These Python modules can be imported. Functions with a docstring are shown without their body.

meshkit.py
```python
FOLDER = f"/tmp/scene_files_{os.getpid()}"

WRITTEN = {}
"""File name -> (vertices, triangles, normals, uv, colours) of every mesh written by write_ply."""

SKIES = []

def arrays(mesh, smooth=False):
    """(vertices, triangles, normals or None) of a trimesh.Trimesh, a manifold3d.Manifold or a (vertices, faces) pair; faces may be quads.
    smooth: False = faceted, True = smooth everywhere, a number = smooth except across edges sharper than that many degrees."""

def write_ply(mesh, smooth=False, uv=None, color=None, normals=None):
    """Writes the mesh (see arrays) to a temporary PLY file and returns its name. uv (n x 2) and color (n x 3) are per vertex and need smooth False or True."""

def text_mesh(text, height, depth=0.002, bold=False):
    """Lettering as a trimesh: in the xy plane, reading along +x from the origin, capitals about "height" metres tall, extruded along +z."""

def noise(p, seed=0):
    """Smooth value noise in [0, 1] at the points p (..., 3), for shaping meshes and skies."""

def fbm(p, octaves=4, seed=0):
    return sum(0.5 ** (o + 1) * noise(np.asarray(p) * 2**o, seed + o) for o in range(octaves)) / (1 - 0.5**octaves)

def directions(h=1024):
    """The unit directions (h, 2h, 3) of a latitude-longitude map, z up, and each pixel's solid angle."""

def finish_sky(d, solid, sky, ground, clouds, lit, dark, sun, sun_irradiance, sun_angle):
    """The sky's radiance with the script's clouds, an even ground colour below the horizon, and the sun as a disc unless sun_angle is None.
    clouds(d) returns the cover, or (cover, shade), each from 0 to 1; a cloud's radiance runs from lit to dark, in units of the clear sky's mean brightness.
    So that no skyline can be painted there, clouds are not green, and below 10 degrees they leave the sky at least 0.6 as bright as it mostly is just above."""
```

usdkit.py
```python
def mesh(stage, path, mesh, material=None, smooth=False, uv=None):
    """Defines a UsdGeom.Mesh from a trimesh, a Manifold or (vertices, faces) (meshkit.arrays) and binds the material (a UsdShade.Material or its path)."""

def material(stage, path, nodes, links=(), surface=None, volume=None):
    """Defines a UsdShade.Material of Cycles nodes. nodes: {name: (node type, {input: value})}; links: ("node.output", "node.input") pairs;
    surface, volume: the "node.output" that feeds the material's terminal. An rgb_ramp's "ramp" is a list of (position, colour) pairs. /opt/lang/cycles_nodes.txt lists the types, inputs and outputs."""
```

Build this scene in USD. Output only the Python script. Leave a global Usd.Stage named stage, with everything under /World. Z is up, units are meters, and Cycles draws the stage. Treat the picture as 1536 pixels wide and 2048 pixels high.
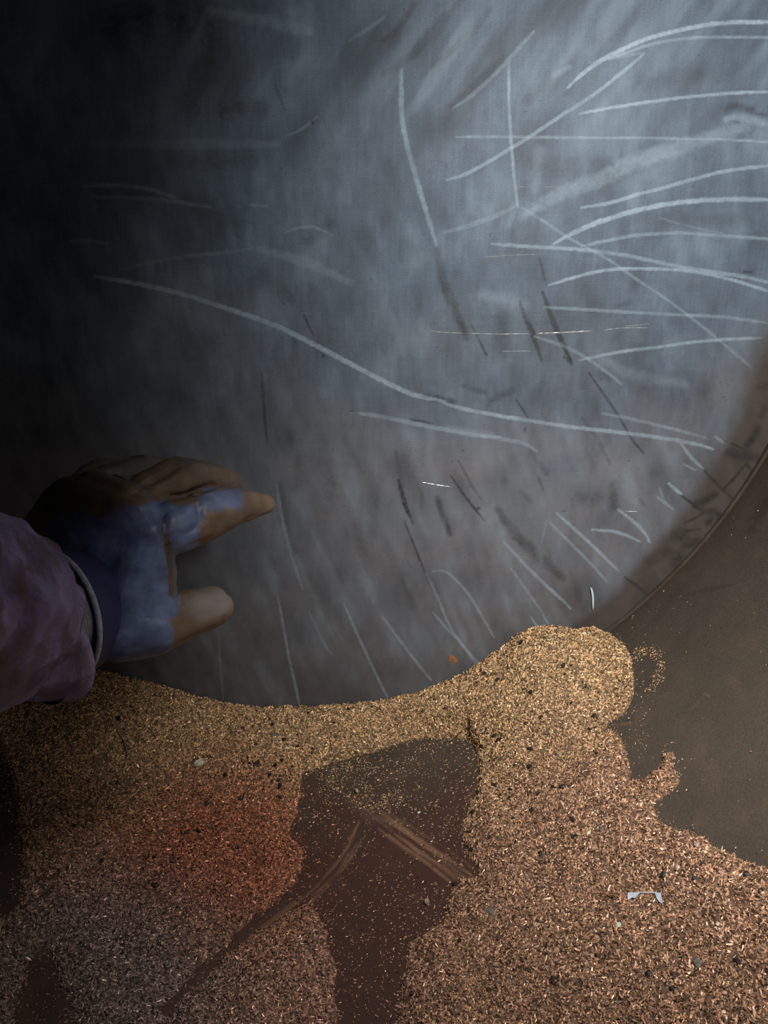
import math
import numpy as np
import trimesh
import manifold3d as m3
import shapely
from shapely.geometry import Polygon, Point
import usdkit
import meshkit
from pxr import Usd, UsdGeom, UsdLux, UsdShade, Gf, Sdf, Vt

rng = np.random.default_rng(7)
stage = Usd.Stage.CreateInMemory()
UsdGeom.SetStageUpAxis(stage, UsdGeom.Tokens.z)
UsdGeom.SetStageMetersPerUnit(stage, 1.0)
UsdGeom.Xform.Define(stage, '/World')
UsdGeom.Scope.Define(stage, '/World/Looks')

# ------------------------------------------------------------------ camera, light, exposure
FPX, PITCH = 1540.0, math.radians(20)
SC = 0.64 / 0.72
D = 0.64                                  # distance of the end plate
R = 0.523 * SC                            # inner radius of the drum
CX = -0.116 * SC                          # drum axis
H = 0.5324 * SC                           # camera height over the drum bottom
CZ = R
cam = UsdGeom.Camera.Define(stage, '/World/camera')
cam.CreateHorizontalApertureAttr(24.0)
cam.CreateVerticalApertureAttr(32.0)
cam.CreateFocalLengthAttr(24.0 * FPX / 1536)
cam.CreateClippingRangeAttr(Gf.Vec2f(0.01, 50))
cam.CreateExposureAttr(0.0)
cam.AddTranslateOp().Set(Gf.Vec3d(0, 0, H))
cam.AddRotateXOp().Set(90.0 - math.degrees(PITCH))

LIGHT_POS = np.array([0.21, 0.06, 0.60])
LIGHT_AIM = np.array([0.45, 0.60, 0.42])
def spot(name, pos, aim, power, color, radius, cone, soft):
    l = UsdLux.SphereLight.Define(stage, '/World/' + name)
    l.CreateRadiusAttr(radius); l.CreateIntensityAttr(power); l.CreateColorAttr(Gf.Vec3f(*color))
    l.CreateNormalizeAttr(True)
    sh = UsdLux.ShapingAPI.Apply(l.GetPrim())
    sh.CreateShapingConeAngleAttr(cone); sh.CreateShapingConeSoftnessAttr(soft)
    m = Gf.Matrix4d().SetLookAt(Gf.Vec3d(*map(float, pos)), Gf.Vec3d(*map(float, aim)), Gf.Vec3d(0, 0, 1)).GetInverse()
    l.AddTransformOp().Set(m)
spot('inspection_lamp', LIGHT_POS, LIGHT_AIM, 4.5, (1.0, 0.985, 0.96), 0.03, 61, 0.65)
spot('lower_lamp', (0.12, 0.30, 0.62), (0.12, 0.47, 0.0), 2.1, (1.0, 0.96, 0.9), 0.06, 41, 1.0)  # added fill aimed down at the lower-left granules and glove
dome = UsdLux.DomeLight.Define(stage, '/World/dim_daylight')  # added ambient fill, keeps unlit parts from pure black
dome.CreateIntensityAttr(0.012); dome.CreateColorAttr(Gf.Vec3f(0.85, 0.93, 1.0))

# ------------------------------------------------------------------ measuring helpers (the reference view)
CP, SP = math.cos(PITCH), math.sin(PITCH)
def proj(X):
    X = np.asarray(X, float)
    x, y, z = X[..., 0], X[..., 1], X[..., 2] - H
    d = y * CP - z * SP
    return np.stack([768 + FPX * x / d, 1024 - FPX * (y * SP + z * CP) / d], -1)
def ray(px):
    px = np.asarray(px, float)
    u, v = (px[..., 0] - 768) / FPX, -(px[..., 1] - 1024) / FPX
    return np.stack([u, CP + v * SP, -SP + v * CP], -1)
def at(x, y, depth):                      # a point at a distance along the viewing axis
    return ray((x, y)) * depth + [0, 0, H]
def on_plate(px):
    r = ray(px)
    return r * (D / r[..., 1:2]) + [0, 0, H]
def on_shell(px, r=R):
    d = ray(px)
    ox, oz = -CX, H - CZ
    a = d[..., 0] ** 2 + d[..., 2] ** 2
    b = ox * d[..., 0] + oz * d[..., 2]
    c = ox * ox + oz * oz - r * r
    t = (-b + np.sqrt(np.maximum(b * b - a * c, 0))) / a
    return d * t[..., None] + [0, 0, H]
def shell(th, y, r):
    return np.stack([CX + r * np.sin(th), y + 0 * th, CZ - r * np.cos(th)], -1)
def th_of(P):
    return np.arctan2(P[..., 0] - CX, CZ - P[..., 2])

def smooth01(x, a, b):
    t = np.clip((x - a) / (b - a), 0, 1)
    return t * t * (3 - 2 * t)
def spline(p, n=12):
    p = np.asarray(p, float)
    if len(p) < 3:
        return p
    q = np.vstack([2 * p[0] - p[1], p, 2 * p[-1] - p[-2]])
    t = np.linspace(0, 1, n, endpoint=False)[:, None]
    out = []
    for i in range(len(p) - 1):
        a, b, c, d = q[i:i + 4]
        out.append(0.5 * (2 * b + (c - a) * t + (2 * a - 5 * b + 4 * c - d) * t ** 2 + (3 * b - a - 3 * c + d) * t ** 3))
    return np.vstack(out + [p[-1:]])

def tag(p, label=None, category=None, group=None, kind=None):
    p = p.GetPrim() if hasattr(p, 'GetPrim') else p
    for k, v in (('label', label), ('category', category), ('group', group), ('kind', kind)):
        if v:
            p.SetCustomDataByKey(k, v)
    return p
used = {}
def numbered(path):
    n = used[path] = used.get(path, -1) + 1
    return path if n == 0 else f'{path}_{n:03d}'
def xf(name, loc=(0, 0, 0)):
    x = UsdGeom.Xform.Define(stage, numbered('/World/' + name))
    x.AddTranslateOp().Set(Gf.Vec3d(*map(float, loc)))
    return x
def obj(name, mesh, mat, parent=None, smooth=30, origin=(0, 0, 0)):
    base = str(parent.GetPath()) if parent is not None else '/World'
    if np.any(origin):
        v, f, _ = meshkit.arrays(mesh)
        mesh = (v - np.asarray(origin), f)
    return usdkit.mesh(stage, numbered(base + '/' + name), mesh, mat, smooth)
def paint(m, name, c):
    UsdGeom.PrimvarsAPI(m).CreatePrimvar(name, Sdf.ValueTypeNames.Color3fArray, 'vertex').Set(Vt.Vec3fArray.FromNumpy(np.ascontiguousarray(c, np.float32)))
def grid_faces(n, m):
    i = np.arange(n * m).reshape(n, m)
    a, b, c, d = i[:-1, :-1].ravel(), i[1:, :-1].ravel(), i[1:, 1:].ravel(), i[:-1, 1:].ravel()
    return np.vstack([np.stack([a, b, c], 1), np.stack([a, c, d], 1)])

# ------------------------------------------------------------------ materials
L = '/World/Looks/'
def mat(name, nodes, links, surface='p.BSDF'):
    return usdkit.material(stage, L + name, nodes, links, surface=surface)
def simple(name, color, rough=0.6, metallic=0.0, var=0.25, scale=60, **kw):
    return mat(name, {
        'g': ('geometry', {}), 'n': ('noise_texture', {'scale': scale, 'detail': 4.0}),
        'r': ('rgb_ramp', {'ramp': [(0.3, tuple(np.array(color) * (1 - var))), (0.7, tuple(np.array(color) * (1 + var)))]}),
        'b': ('bump', {'strength': 0.3, 'distance': 0.001}),
        'p': ('principled_bsdf', {'roughness': rough, 'metallic': metallic, **kw})},
        [('g.position', 'n.vector'), ('n.fac', 'r.fac'), ('r.color', 'p.base_color'), ('n.fac', 'b.height'), ('b.normal', 'p.normal')])

PLATE = mat('worn_steel', {
    'g': ('geometry', {}), 'w': ('attribute', {'attribute': 'wear'}), 's': ('separate_color', {'color_type': 'rgb'}),
    'n1': ('noise_texture', {'scale': 11.0, 'detail': 8.0, 'roughness': 0.68}),
    'mv': ('mapping', {'scale': (420.0, 1.0, 26.0)}), 'nv': ('noise_texture', {'scale': 1.0, 'detail': 3.0}),
    'mh': ('mapping', {'scale': (30.0, 1.0, 420.0)}), 'nh': ('noise_texture', {'scale': 1.0, 'detail': 3.0}),
    'nf': ('noise_texture', {'scale': 900.0, 'detail': 2.0}),
    'r1': ('rgb_ramp', {'ramp': [(0.25, (0.068, 0.094, 0.126)), (0.5, (0.104, 0.14, 0.183)), (0.75, (0.152, 0.196, 0.245))]}),
    'rv': ('rgb_ramp', {'ramp': [(0.3, (0.92,) * 3), (0.7, (1.07,) * 3)]}),
    'rh': ('rgb_ramp', {'ramp': [(0.3, (0.975,) * 3), (0.7, (1.025,) * 3)]}),
    'rf': ('rgb_ramp', {'ramp': [(0.3, (0.85,) * 3), (0.7, (1.15,) * 3)]}),
    'm1': ('mix', {'mix_type': 'multiply', 'fac': 1.0}), 'm2': ('mix', {'mix_type': 'multiply', 'fac': 1.0}), 'm3': ('mix', {'mix_type': 'multiply', 'fac': 1.0}),
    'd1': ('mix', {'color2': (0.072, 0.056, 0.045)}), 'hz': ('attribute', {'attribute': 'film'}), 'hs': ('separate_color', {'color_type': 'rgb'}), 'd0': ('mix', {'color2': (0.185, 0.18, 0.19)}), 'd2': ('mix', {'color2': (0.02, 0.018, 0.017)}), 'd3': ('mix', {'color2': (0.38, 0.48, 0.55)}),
    'ro': ('map_range', {'from_min': 0.0, 'from_max': 1.0, 'to_min': 0.56, 'to_max': 0.8}),
    'me': ('map_range', {'from_min': 0.0, 'from_max': 1.0, 'to_min': 0.15, 'to_max': 0.0}),
    'ba': ('math', {'math_type': 'multiply_add', 'value2': 0.6}),
    'b': ('bump', {'strength': 0.12, 'distance': 0.0006}),
    'p': ('principled_bsdf', {'metallic': 0.35, 'specular_ior_level': 0.4})},
    [('g.position', 'n1.vector'), ('g.position', 'mv.vector'), ('mv.vector', 'nv.vector'), ('g.position', 'mh.vector'), ('mh.vector', 'nh.vector'),
     ('g.position', 'nf.vector'), ('n1.fac', 'r1.fac'), ('nv.fac', 'rv.fac'), ('nh.fac', 'rh.fac'), ('nf.fac', 'rf.fac'),
     ('r1.color', 'm1.color1'), ('rv.color', 'm1.color2'), ('m1.color', 'm2.color1'), ('rh.color', 'm2.color2'), ('m2.color', 'm3.color1'), ('rf.color', 'm3.color2'),
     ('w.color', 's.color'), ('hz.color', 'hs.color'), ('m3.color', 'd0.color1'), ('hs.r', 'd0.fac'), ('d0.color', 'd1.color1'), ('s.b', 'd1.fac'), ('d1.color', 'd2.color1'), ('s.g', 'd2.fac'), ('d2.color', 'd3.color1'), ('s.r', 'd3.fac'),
     ('d3.color', 'p.base_color'), ('s.b', 'ro.value'), ('ro.result', 'p.roughness'), ('s.b', 'me.value'), ('me.result', 'p.metallic'),
     ('nf.fac', 'ba.value1'), ('nh.fac', 'ba.value3'), ('ba.value', 'b.height'), ('b.normal', 'p.normal')])
SHELL = mat('dusty_brown_steel', {
    'g': ('geometry', {}), 'w': ('attribute', {'attribute': 'wear'}), 's': ('separate_color', {'color_type': 'rgb'}),
    'n1': ('noise_texture', {'scale': 14.0, 'detail': 6.0, 'roughness': 0.6}), 'nf': ('noise_texture', {'scale': 700.0, 'detail': 2.0}),
    'r1': ('rgb_ramp', {'ramp': [(0.25, (0.062, 0.048, 0.036)), (0.75, (0.095, 0.074, 0.056))]}),
    'rf': ('rgb_ramp', {'ramp': [(0.3, (0.8,) * 3), (0.72, (1.2,) * 3)]}),
    'm1': ('mix', {'mix_type': 'multiply', 'fac': 1.0}),
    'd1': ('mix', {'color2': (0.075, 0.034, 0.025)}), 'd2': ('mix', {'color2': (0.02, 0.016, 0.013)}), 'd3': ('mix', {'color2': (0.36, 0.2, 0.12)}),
    'b': ('bump', {'strength': 0.2, 'distance': 0.0006}),
    'p': ('principled_bsdf', {'roughness': 0.62, 'specular_ior_level': 0.35})},
    [('g.position', 'n1.vector'), ('g.position', 'nf.vector'), ('n1.fac', 'r1.fac'), ('nf.fac', 'rf.fac'), ('r1.color', 'm1.color1'), ('rf.color', 'm1.color2'),
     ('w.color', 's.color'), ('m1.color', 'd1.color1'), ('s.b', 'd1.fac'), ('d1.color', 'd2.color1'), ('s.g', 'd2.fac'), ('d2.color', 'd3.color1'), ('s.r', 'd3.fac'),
     ('d3.color', 'p.base_color'), ('nf.fac', 'b.height'), ('b.normal', 'p.normal')])

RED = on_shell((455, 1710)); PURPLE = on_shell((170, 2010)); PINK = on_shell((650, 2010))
def granules(name, per_object):
    """Colour by place: gold near the plate, copper-red and greyer tints further out."""
    nodes = {
        'g': ('geometry', {}), 'sp': ('separate_xyz', {}),
        'n': ('noise_texture', {'scale': 16.0, 'detail': 3.0}),
        'ny': ('math', {'math_type': 'multiply_add', 'value2': 0.06}),
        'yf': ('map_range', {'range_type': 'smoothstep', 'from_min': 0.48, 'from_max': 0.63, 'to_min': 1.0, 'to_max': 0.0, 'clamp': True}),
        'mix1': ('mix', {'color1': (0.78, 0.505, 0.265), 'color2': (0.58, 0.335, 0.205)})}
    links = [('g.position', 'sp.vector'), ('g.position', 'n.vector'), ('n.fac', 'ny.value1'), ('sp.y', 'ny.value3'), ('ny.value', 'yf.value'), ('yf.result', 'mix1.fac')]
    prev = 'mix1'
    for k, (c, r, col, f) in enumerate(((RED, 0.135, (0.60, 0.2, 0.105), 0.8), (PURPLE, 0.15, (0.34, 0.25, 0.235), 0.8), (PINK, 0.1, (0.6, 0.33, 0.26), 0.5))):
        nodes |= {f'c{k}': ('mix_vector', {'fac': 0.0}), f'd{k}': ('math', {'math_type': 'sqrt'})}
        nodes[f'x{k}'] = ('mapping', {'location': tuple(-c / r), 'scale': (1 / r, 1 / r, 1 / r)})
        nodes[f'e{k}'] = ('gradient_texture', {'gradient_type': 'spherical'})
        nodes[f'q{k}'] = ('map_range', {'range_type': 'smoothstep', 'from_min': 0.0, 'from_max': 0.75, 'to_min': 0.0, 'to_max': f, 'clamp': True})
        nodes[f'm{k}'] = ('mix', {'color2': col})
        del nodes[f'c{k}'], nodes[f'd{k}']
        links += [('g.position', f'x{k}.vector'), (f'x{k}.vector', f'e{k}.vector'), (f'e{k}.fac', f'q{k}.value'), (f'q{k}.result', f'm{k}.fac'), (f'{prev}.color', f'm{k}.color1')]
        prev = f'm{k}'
    if per_object:
        nodes |= {'oi': ('object_info', {}), 'rr': ('rgb_ramp', {'ramp': [(0.0, (0.1,) * 3), (0.18, (0.26,) * 3), (0.36, (0.66,) * 3), (0.78, (1.1,) * 3), (0.96, (1.45,) * 3), (1.0, (1.7,) * 3)]})}
        links += [('oi.random', 'rr.fac')]
    else:
        nodes |= {'oi': ('noise_texture', {'scale': 420.0, 'detail': 3.0}), 'rr': ('rgb_ramp', {'ramp': [(0.3, (0.1,) * 3), (0.7, (0.45,) * 3)]})}  # bed colour darkened to stand for shadow gaps between grains
        links += [('g.position', 'oi.vector'), ('oi.fac', 'rr.fac')]
    nodes |= {'v': ('mix', {'mix_type': 'multiply', 'fac': 1.0}), 'p': ('principled_bsdf', {'roughness': 0.34 if per_object else 0.8, 'metallic': 0.25 if per_object else 0.0, 'specular_ior_level': 0.5})}
    links += [(f'{prev}.color', 'v.color1'), ('rr.color', 'v.color2'), ('v.color', 'p.base_color')]
    return mat(name, nodes, links)
GRAIN = granules('granules', True)
BED = granules('granule_bed', False)

GLOVE = mat('blue_glove', {
    'g': ('geometry', {}), 'w': ('attribute', {'attribute': 'dirt'}), 's': ('separate_color', {'color_type': 'rgb'}),
    'n': ('noise_texture', {'scale': 55.0, 'detail': 5.0, 'roughness': 0.65}), 'nf': ('noise_texture', {'scale': 1100.0, 'detail': 2.0}),
    'blue': ('rgb_ramp', {'ramp': [(0.3, (0.085, 0.115, 0.205)), (0.5, (0.14, 0.195, 0.37)), (0.75, (0.21, 0.31, 0.56))]}),
    'brown': ('rgb_ramp', {'ramp': [(0.3, (0.115, 0.077, 0.05)), (0.6, (0.21, 0.14, 0.09)), (0.8, (0.29, 0.19, 0.115))]}),
    'nn': ('math', {'math_type': 'multiply_add', 'value2': 1.2}), 'na': ('math', {'math_type': 'add', 'value2': -0.6}),
    'f': ('map_range', {'range_type': 'smoothstep', 'from_min': 0.3, 'from_max': 0.7, 'to_min': 0.06, 'to_max': 1.0, 'clamp': True}),
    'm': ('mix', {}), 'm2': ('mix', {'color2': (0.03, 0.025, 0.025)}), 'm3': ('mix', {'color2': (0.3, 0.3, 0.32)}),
    'b': ('bump', {'strength': 0.35, 'distance': 0.0012}), 'b2': ('bump', {'strength': 0.3, 'distance': 0.0003}),
    'p': ('principled_bsdf', {'roughness': 0.42, 'specular_ior_level': 0.5})},
    [('g.position', 'n.vector'), ('g.position', 'nf.vector'), ('w.color', 's.color'), ('n.fac', 'blue.fac'), ('n.fac', 'brown.fac'),
     ('n.fac', 'na.value1'), ('na.value', 'nn.value1'), ('s.r', 'nn.value3'), ('nn.value', 'f.value'), ('f.result', 'm.fac'), ('blue.color', 'm.color1'), ('brown.color', 'm.color2'),
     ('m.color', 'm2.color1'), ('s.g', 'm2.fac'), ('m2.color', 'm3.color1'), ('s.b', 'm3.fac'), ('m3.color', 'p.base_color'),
     ('n.fac', 'b.height'), ('nf.fac', 'b2.height'), ('b.normal', 'b2.normal'), ('b2.normal', 'p.normal')])
CLOTH = mat('stained_purple_cloth', {
    'g': ('geometry', {}), 'n': ('noise_texture', {'scale': 27.0, 'detail': 6.0, 'roughness': 0.62}), 'n2': ('noise_texture', {'scale': 48.0, 'detail': 4.0}),
    'w1': ('wave_texture', {'wave_type': 'bands', 'bands_direction': 'z', 'scale': 260.0, 'distortion': 0.6}),
    'w2': ('wave_texture', {'wave_type': 'bands', 'bands_direction': 'x', 'scale': 260.0, 'distortion': 0.6}),
    'wm': ('math', {'math_type': 'multiply'}),
    'base': ('rgb_ramp', {'ramp': [(0.3, (0.20, 0.155, 0.34)), (0.5, (0.31, 0.25, 0.50)), (0.7, (0.44, 0.375, 0.66))]}),
    'st': ('rgb_ramp', {'ramp': [(0.46, (0.05,) * 3), (0.53, (0.6,) * 3), (0.64, (1.0,) * 3)]}),
    'm': ('mix', {'color2': (0.13, 0.08, 0.072)}),
    'wr': ('rgb_ramp', {'ramp': [(0.0, (0.9,) * 3), (1.0, (1.06,) * 3)]}), 'mw': ('mix', {'mix_type': 'multiply', 'fac': 1.0}),
    'b': ('bump', {'strength': 0.35, 'distance': 0.0003}),
    'p': ('principled_bsdf', {'roughness': 0.9, 'specular_ior_level': 0.2, 'sheen_weight': 0.15})},
    [('g.position', 'n.vector'), ('g.position', 'n2.vector'), ('g.position', 'w1.vector'), ('g.position', 'w2.vector'), ('w1.fac', 'wm.value1'), ('w2.fac', 'wm.value2'),
     ('n2.fac', 'base.fac'), ('n.fac', 'st.fac'), ('st.color', 'm.fac'), ('base.color', 'm.color1'), ('wm.value', 'wr.fac'), ('m.color', 'mw.color1'), ('wr.color', 'mw.color2'),
     ('mw.color', 'p.base_color'), ('wm.value', 'b.height'), ('b.normal', 'p.normal')])
PALE_KNIT = simple('pale_glove_rim', (0.42, 0.45, 0.52), 0.85, scale=400)
DARK_BLUE = simple('dark_blue_lining', (0.03, 0.035, 0.11), 0.7)  # cuff blue darkened to carry the shadow of the sleeve
BLACK_CHIP = simple('black_chip', (0.022, 0.018, 0.016), 0.45, scale=800)
BRIGHT_METAL = simple('fresh_scratch', (0.78, 0.83, 0.86), 0.25, 0.6, 0.1)
SHELL_WHITE = simple('pale_flake', (0.62, 0.62, 0.52), 0.5, var=0.15, scale=500)
FOIL = simple('pale_blue_paper', (0.62, 0.68, 0.78), 0.35, var=0.1, scale=500)
STONE = simple('pale_pebble', (0.42, 0.3, 0.24), 0.6, scale=600)
GREY_STONE = simple('grey_pebble', (0.13, 0.12, 0.1), 0.6, scale=600)
FIBRE = simple('pale_fibre', (0.6, 0.78, 0.82), 0.3, var=0.1)
STEEL_EDGE = simple('rim_steel', (0.11, 0.085, 0.065), 0.45, 0.3)
RUST = simple('rust', (0.28, 0.13, 0.05), 0.8, scale=500)

# ------------------------------------------------------------------ the end plate with its scratches and stains
def c7(*p): return [(768 + x / 2, y / 2) for x, y in p]
def c8(*p): return [(x / 2, y / 2) for x, y in p]
def c2(*p): return [(300 + .4557 * x, 700 + .4557 * y) for x, y in p]
def c3(*p): return [(800 + .3255 * x, 700 + .3255 * y) for x, y in p]
def c4(*p): return [(1250 + .2442 * x, 750 + .2442 * y) for x, y in p]
# (points, width in pixels, strength, fuzz)
LIGHT = [
    (c7((735, 350), (800, 290), (880, 235), (960, 195), (1060, 152), (1180, 122), (1300, 98), (1400, 90), (1560, 88)), 7, .9),
    (c7((900, 235), (1000, 200), (1090, 172), (1200, 155), (1330, 148), (1560, 150)), 5, .5),
    (c7((250, 720), (340, 690), (480, 610), (600, 535), (720, 455), (830, 385), (940, 300), (1040, 215)), 6, .55),
    (c7((780, 455), (900, 432), (1060, 408), (1200, 390), (1400, 372), (1560, 367)), 5, .7),
    (c7((290, 548), (500, 548), (760, 550), (1000, 552), (1250, 556), (1400, 560), (1560, 570)), 4, .45),
    (c7((790, 830), (900, 812), (1000, 782), (1140, 745), (1260, 710), (1380, 682), (1560, 660)), 6, .7),
    (c7((680, 975), (760, 930), (860, 888), (980, 850), (1100, 822), (1230, 805), (1380, 797), (1560, 800)), 8, .85),
    (c7((790, 985), (880, 965), (1000, 942), (1100, 935), (1200, 932), (1340, 942), (1560, 957)), 5, .5),
    (c7((430, 975), (560, 985), (700, 992), (820, 1002), (960, 1020), (1080, 1045), (1200, 1070), (1330, 1090), (1430, 1105), (1560, 1135)), 6, .65),
    (c7((660, 1140), (760, 1110), (860, 1085), (960, 1075), (1080, 1075), (1200, 1082), (1320, 1102), (1430, 1130), (1560, 1172)), 5, .75),
    (c7((640, 1228), (800, 1238), (1000, 1250), (1200, 1260), (1360, 1268), (1536, 1292)), 5, .45),
    (c7((780, 1442), (830, 1430), (960, 1405), (1100, 1388), (1240, 1368), (1360, 1358), (1510, 1352)), 5, .65),
    (c7((600, 1345), (700, 1378), (790, 1420), (880, 1480), (950, 1536)), 5, .45),
    (c7((550, 830), (640, 885), (720, 940), (800, 985), (900, 1040), (1000, 1110), (1120, 1190), (1240, 1280), (1340, 1360), (1470, 1470)), 4, .4),
    (c7((500, 250), (500, 420), (510, 580), (520, 700), (535, 830)), 5, .5),
    (c7((70, 280), (70, 430), (85, 550), (125, 700), (170, 850), (210, 980)), 8, .5),
    (c7((560, 860), (700, 780), (850, 720), (1000, 650), (1150, 600), (1300, 550), (1450, 505)), 22, .35),
    (c7((240, 930), (330, 905), (430, 870), (520, 830)), 9, .35),
    (c7((280, 430), (340, 390), (430, 310), (520, 215), (600, 125)), 7, .3),
    (c7((625, 600), (600, 750)), 22, .22), (c7((1370, 480), (1430, 470), (1536, 500)), 16, .45), (c7((680, 300), (740, 270)), 12, .3),
    (c7((820, 250), (1040, 210)), 5, .3), (c7((880, 1440), (1000, 1500), (1200, 1536)), 20, .2), (c7((400, 1180), (560, 1220)), 26, .2),
    (c7((500, 900), (520, 820)), 14, .2), (c7((1100, 870), (1200, 900), (1360, 935)), 3, .2),
    (c8((380, 1105), (480, 1122), (600, 1145), (740, 1180), (880, 1225), (1000, 1265), (1120, 1310), (1250, 1375), (1400, 1455), (1536, 1525)) + [(800, 778), (830, 790), (890, 803)], 8, .75),
    ([(886, 806), (917, 815)] + c3((430, 370), (560, 395), (800, 435), (1000, 465), (1200, 490), (1400, 512), (1536, 530)) + [(1360, 882), (1400, 890), (1428, 899)], 6, .75),
    (c8((330, 745), (430, 740), (520, 745), (600, 758), (700, 790)), 7, .3), (c8((370, 790), (500, 790), (650, 800), (840, 828)), 7, .22),
    (c8((280, 965), (360, 965), (430, 975)), 7, .25), (c8((480, 1080), (600, 1050), (750, 1025), (900, 1010), (1000, 995)), 6, .15),
    (c8((1140, 930), (1200, 910), (1260, 910), (1330, 940)), 4, .3), (c8((1130, 550), (1200, 520), (1270, 465)), 4, .25), (c8((1000, 820), (1070, 825)), 5, .35),
    (c8((1040, 1000), (1130, 1020), (1250, 1060), (1400, 1130)), 16, .25), (c8((840, 45), (1050, 80), (1240, 125)), 22, .25), (c8((1180, 40), (1230, 150), (1240, 260)), 30, .14),
    (c8((1400, 160), (1480, 110), (1536, 70)), 10, .2), (c8((380, 575), (700, 575), (1110, 578)), 16, .14), (c8((1150, 260), (1160, 420)), 26, .14),
    (c2((555, 590), (580, 740), (620, 900), (670, 1050)), 5, .35), (c2((560, 1080), (580, 1180), (610, 1350), (640, 1480), (660, 1590)), 4, .45),
    (c2((1240, 970), (1300, 975), (1380, 1050), (1440, 1140), (1510, 1260)), 4, .4), (c2((1020, 1170), (1100, 1280), (1170, 1370), (1235, 1450)), 4, .5),
    (c2((850, 1110), (920, 1270), (1000, 1440), (1050, 1540)), 4, .42), (c2((1210, 980), (1260, 1080), (1320, 1220), (1400, 1330), (1450, 1380)), 4, .4),
    (c2((1240, 1150), (1300, 1220), (1370, 1290), (1430, 1380)), 4, .35), (c2((880, 275), (1000, 290), (1150, 320), (1300, 350), (1440, 375), (1536, 382)), 7, .45),
    (c2((300, 1250), (310, 1400), (322, 1540)), 4, .22), (c2((700, 1150), (760, 1280), (800, 1340)), 4, .18),
    (c3((960, 1000), (1060, 1090), (1180, 1200), (1340, 1355)), 5, .65), (c3((920, 1060), (1010, 1150), (1150, 1290), (1270, 1420)), 4, .4),
    (c3((640, 1180), (760, 1310), (880, 1430), (1000, 1540), (1050, 1590)), 5, .55), (c3((680, 1340), (780, 1480), (880, 1620)), 3.5, .4),
    (c3((1340, 980), (1430, 1050), (1500, 1120), (1536, 1180)), 6, .75), (c3((1180, 1105), (1290, 1112), (1380, 1135), (1475, 1178)), 5, .65),
    (c3((805, 1640), (840, 1690), (880, 1700)), 4, .5), (c3((880, 1630), (910, 1680)), 4, .55), (c3((1240, 390), (1380, 415), (1536, 450), (1700, 490), (1880, 540)), 5, .42),
    (c3((500, 530), (620, 545), (760, 575), (840, 620)), 7, .45), (c3((300, 480), (420, 505), (560, 520)), 14, .25), (c3((900, 1050), (870, 1180)), 5, .2),
    (c4((460, 565), (540, 670), (640, 770)), 6, .55), (c4((360, 890), (460, 975)), 8, .8), (c4((270, 1005), (390, 1095)), 8, .6), (c4((480, 730), (580, 780)), 5, .6), (c4((285, 930), (310, 1010)), 5, .4),
    (c4((740, 505), (800, 550)), 7, .6)]
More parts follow.
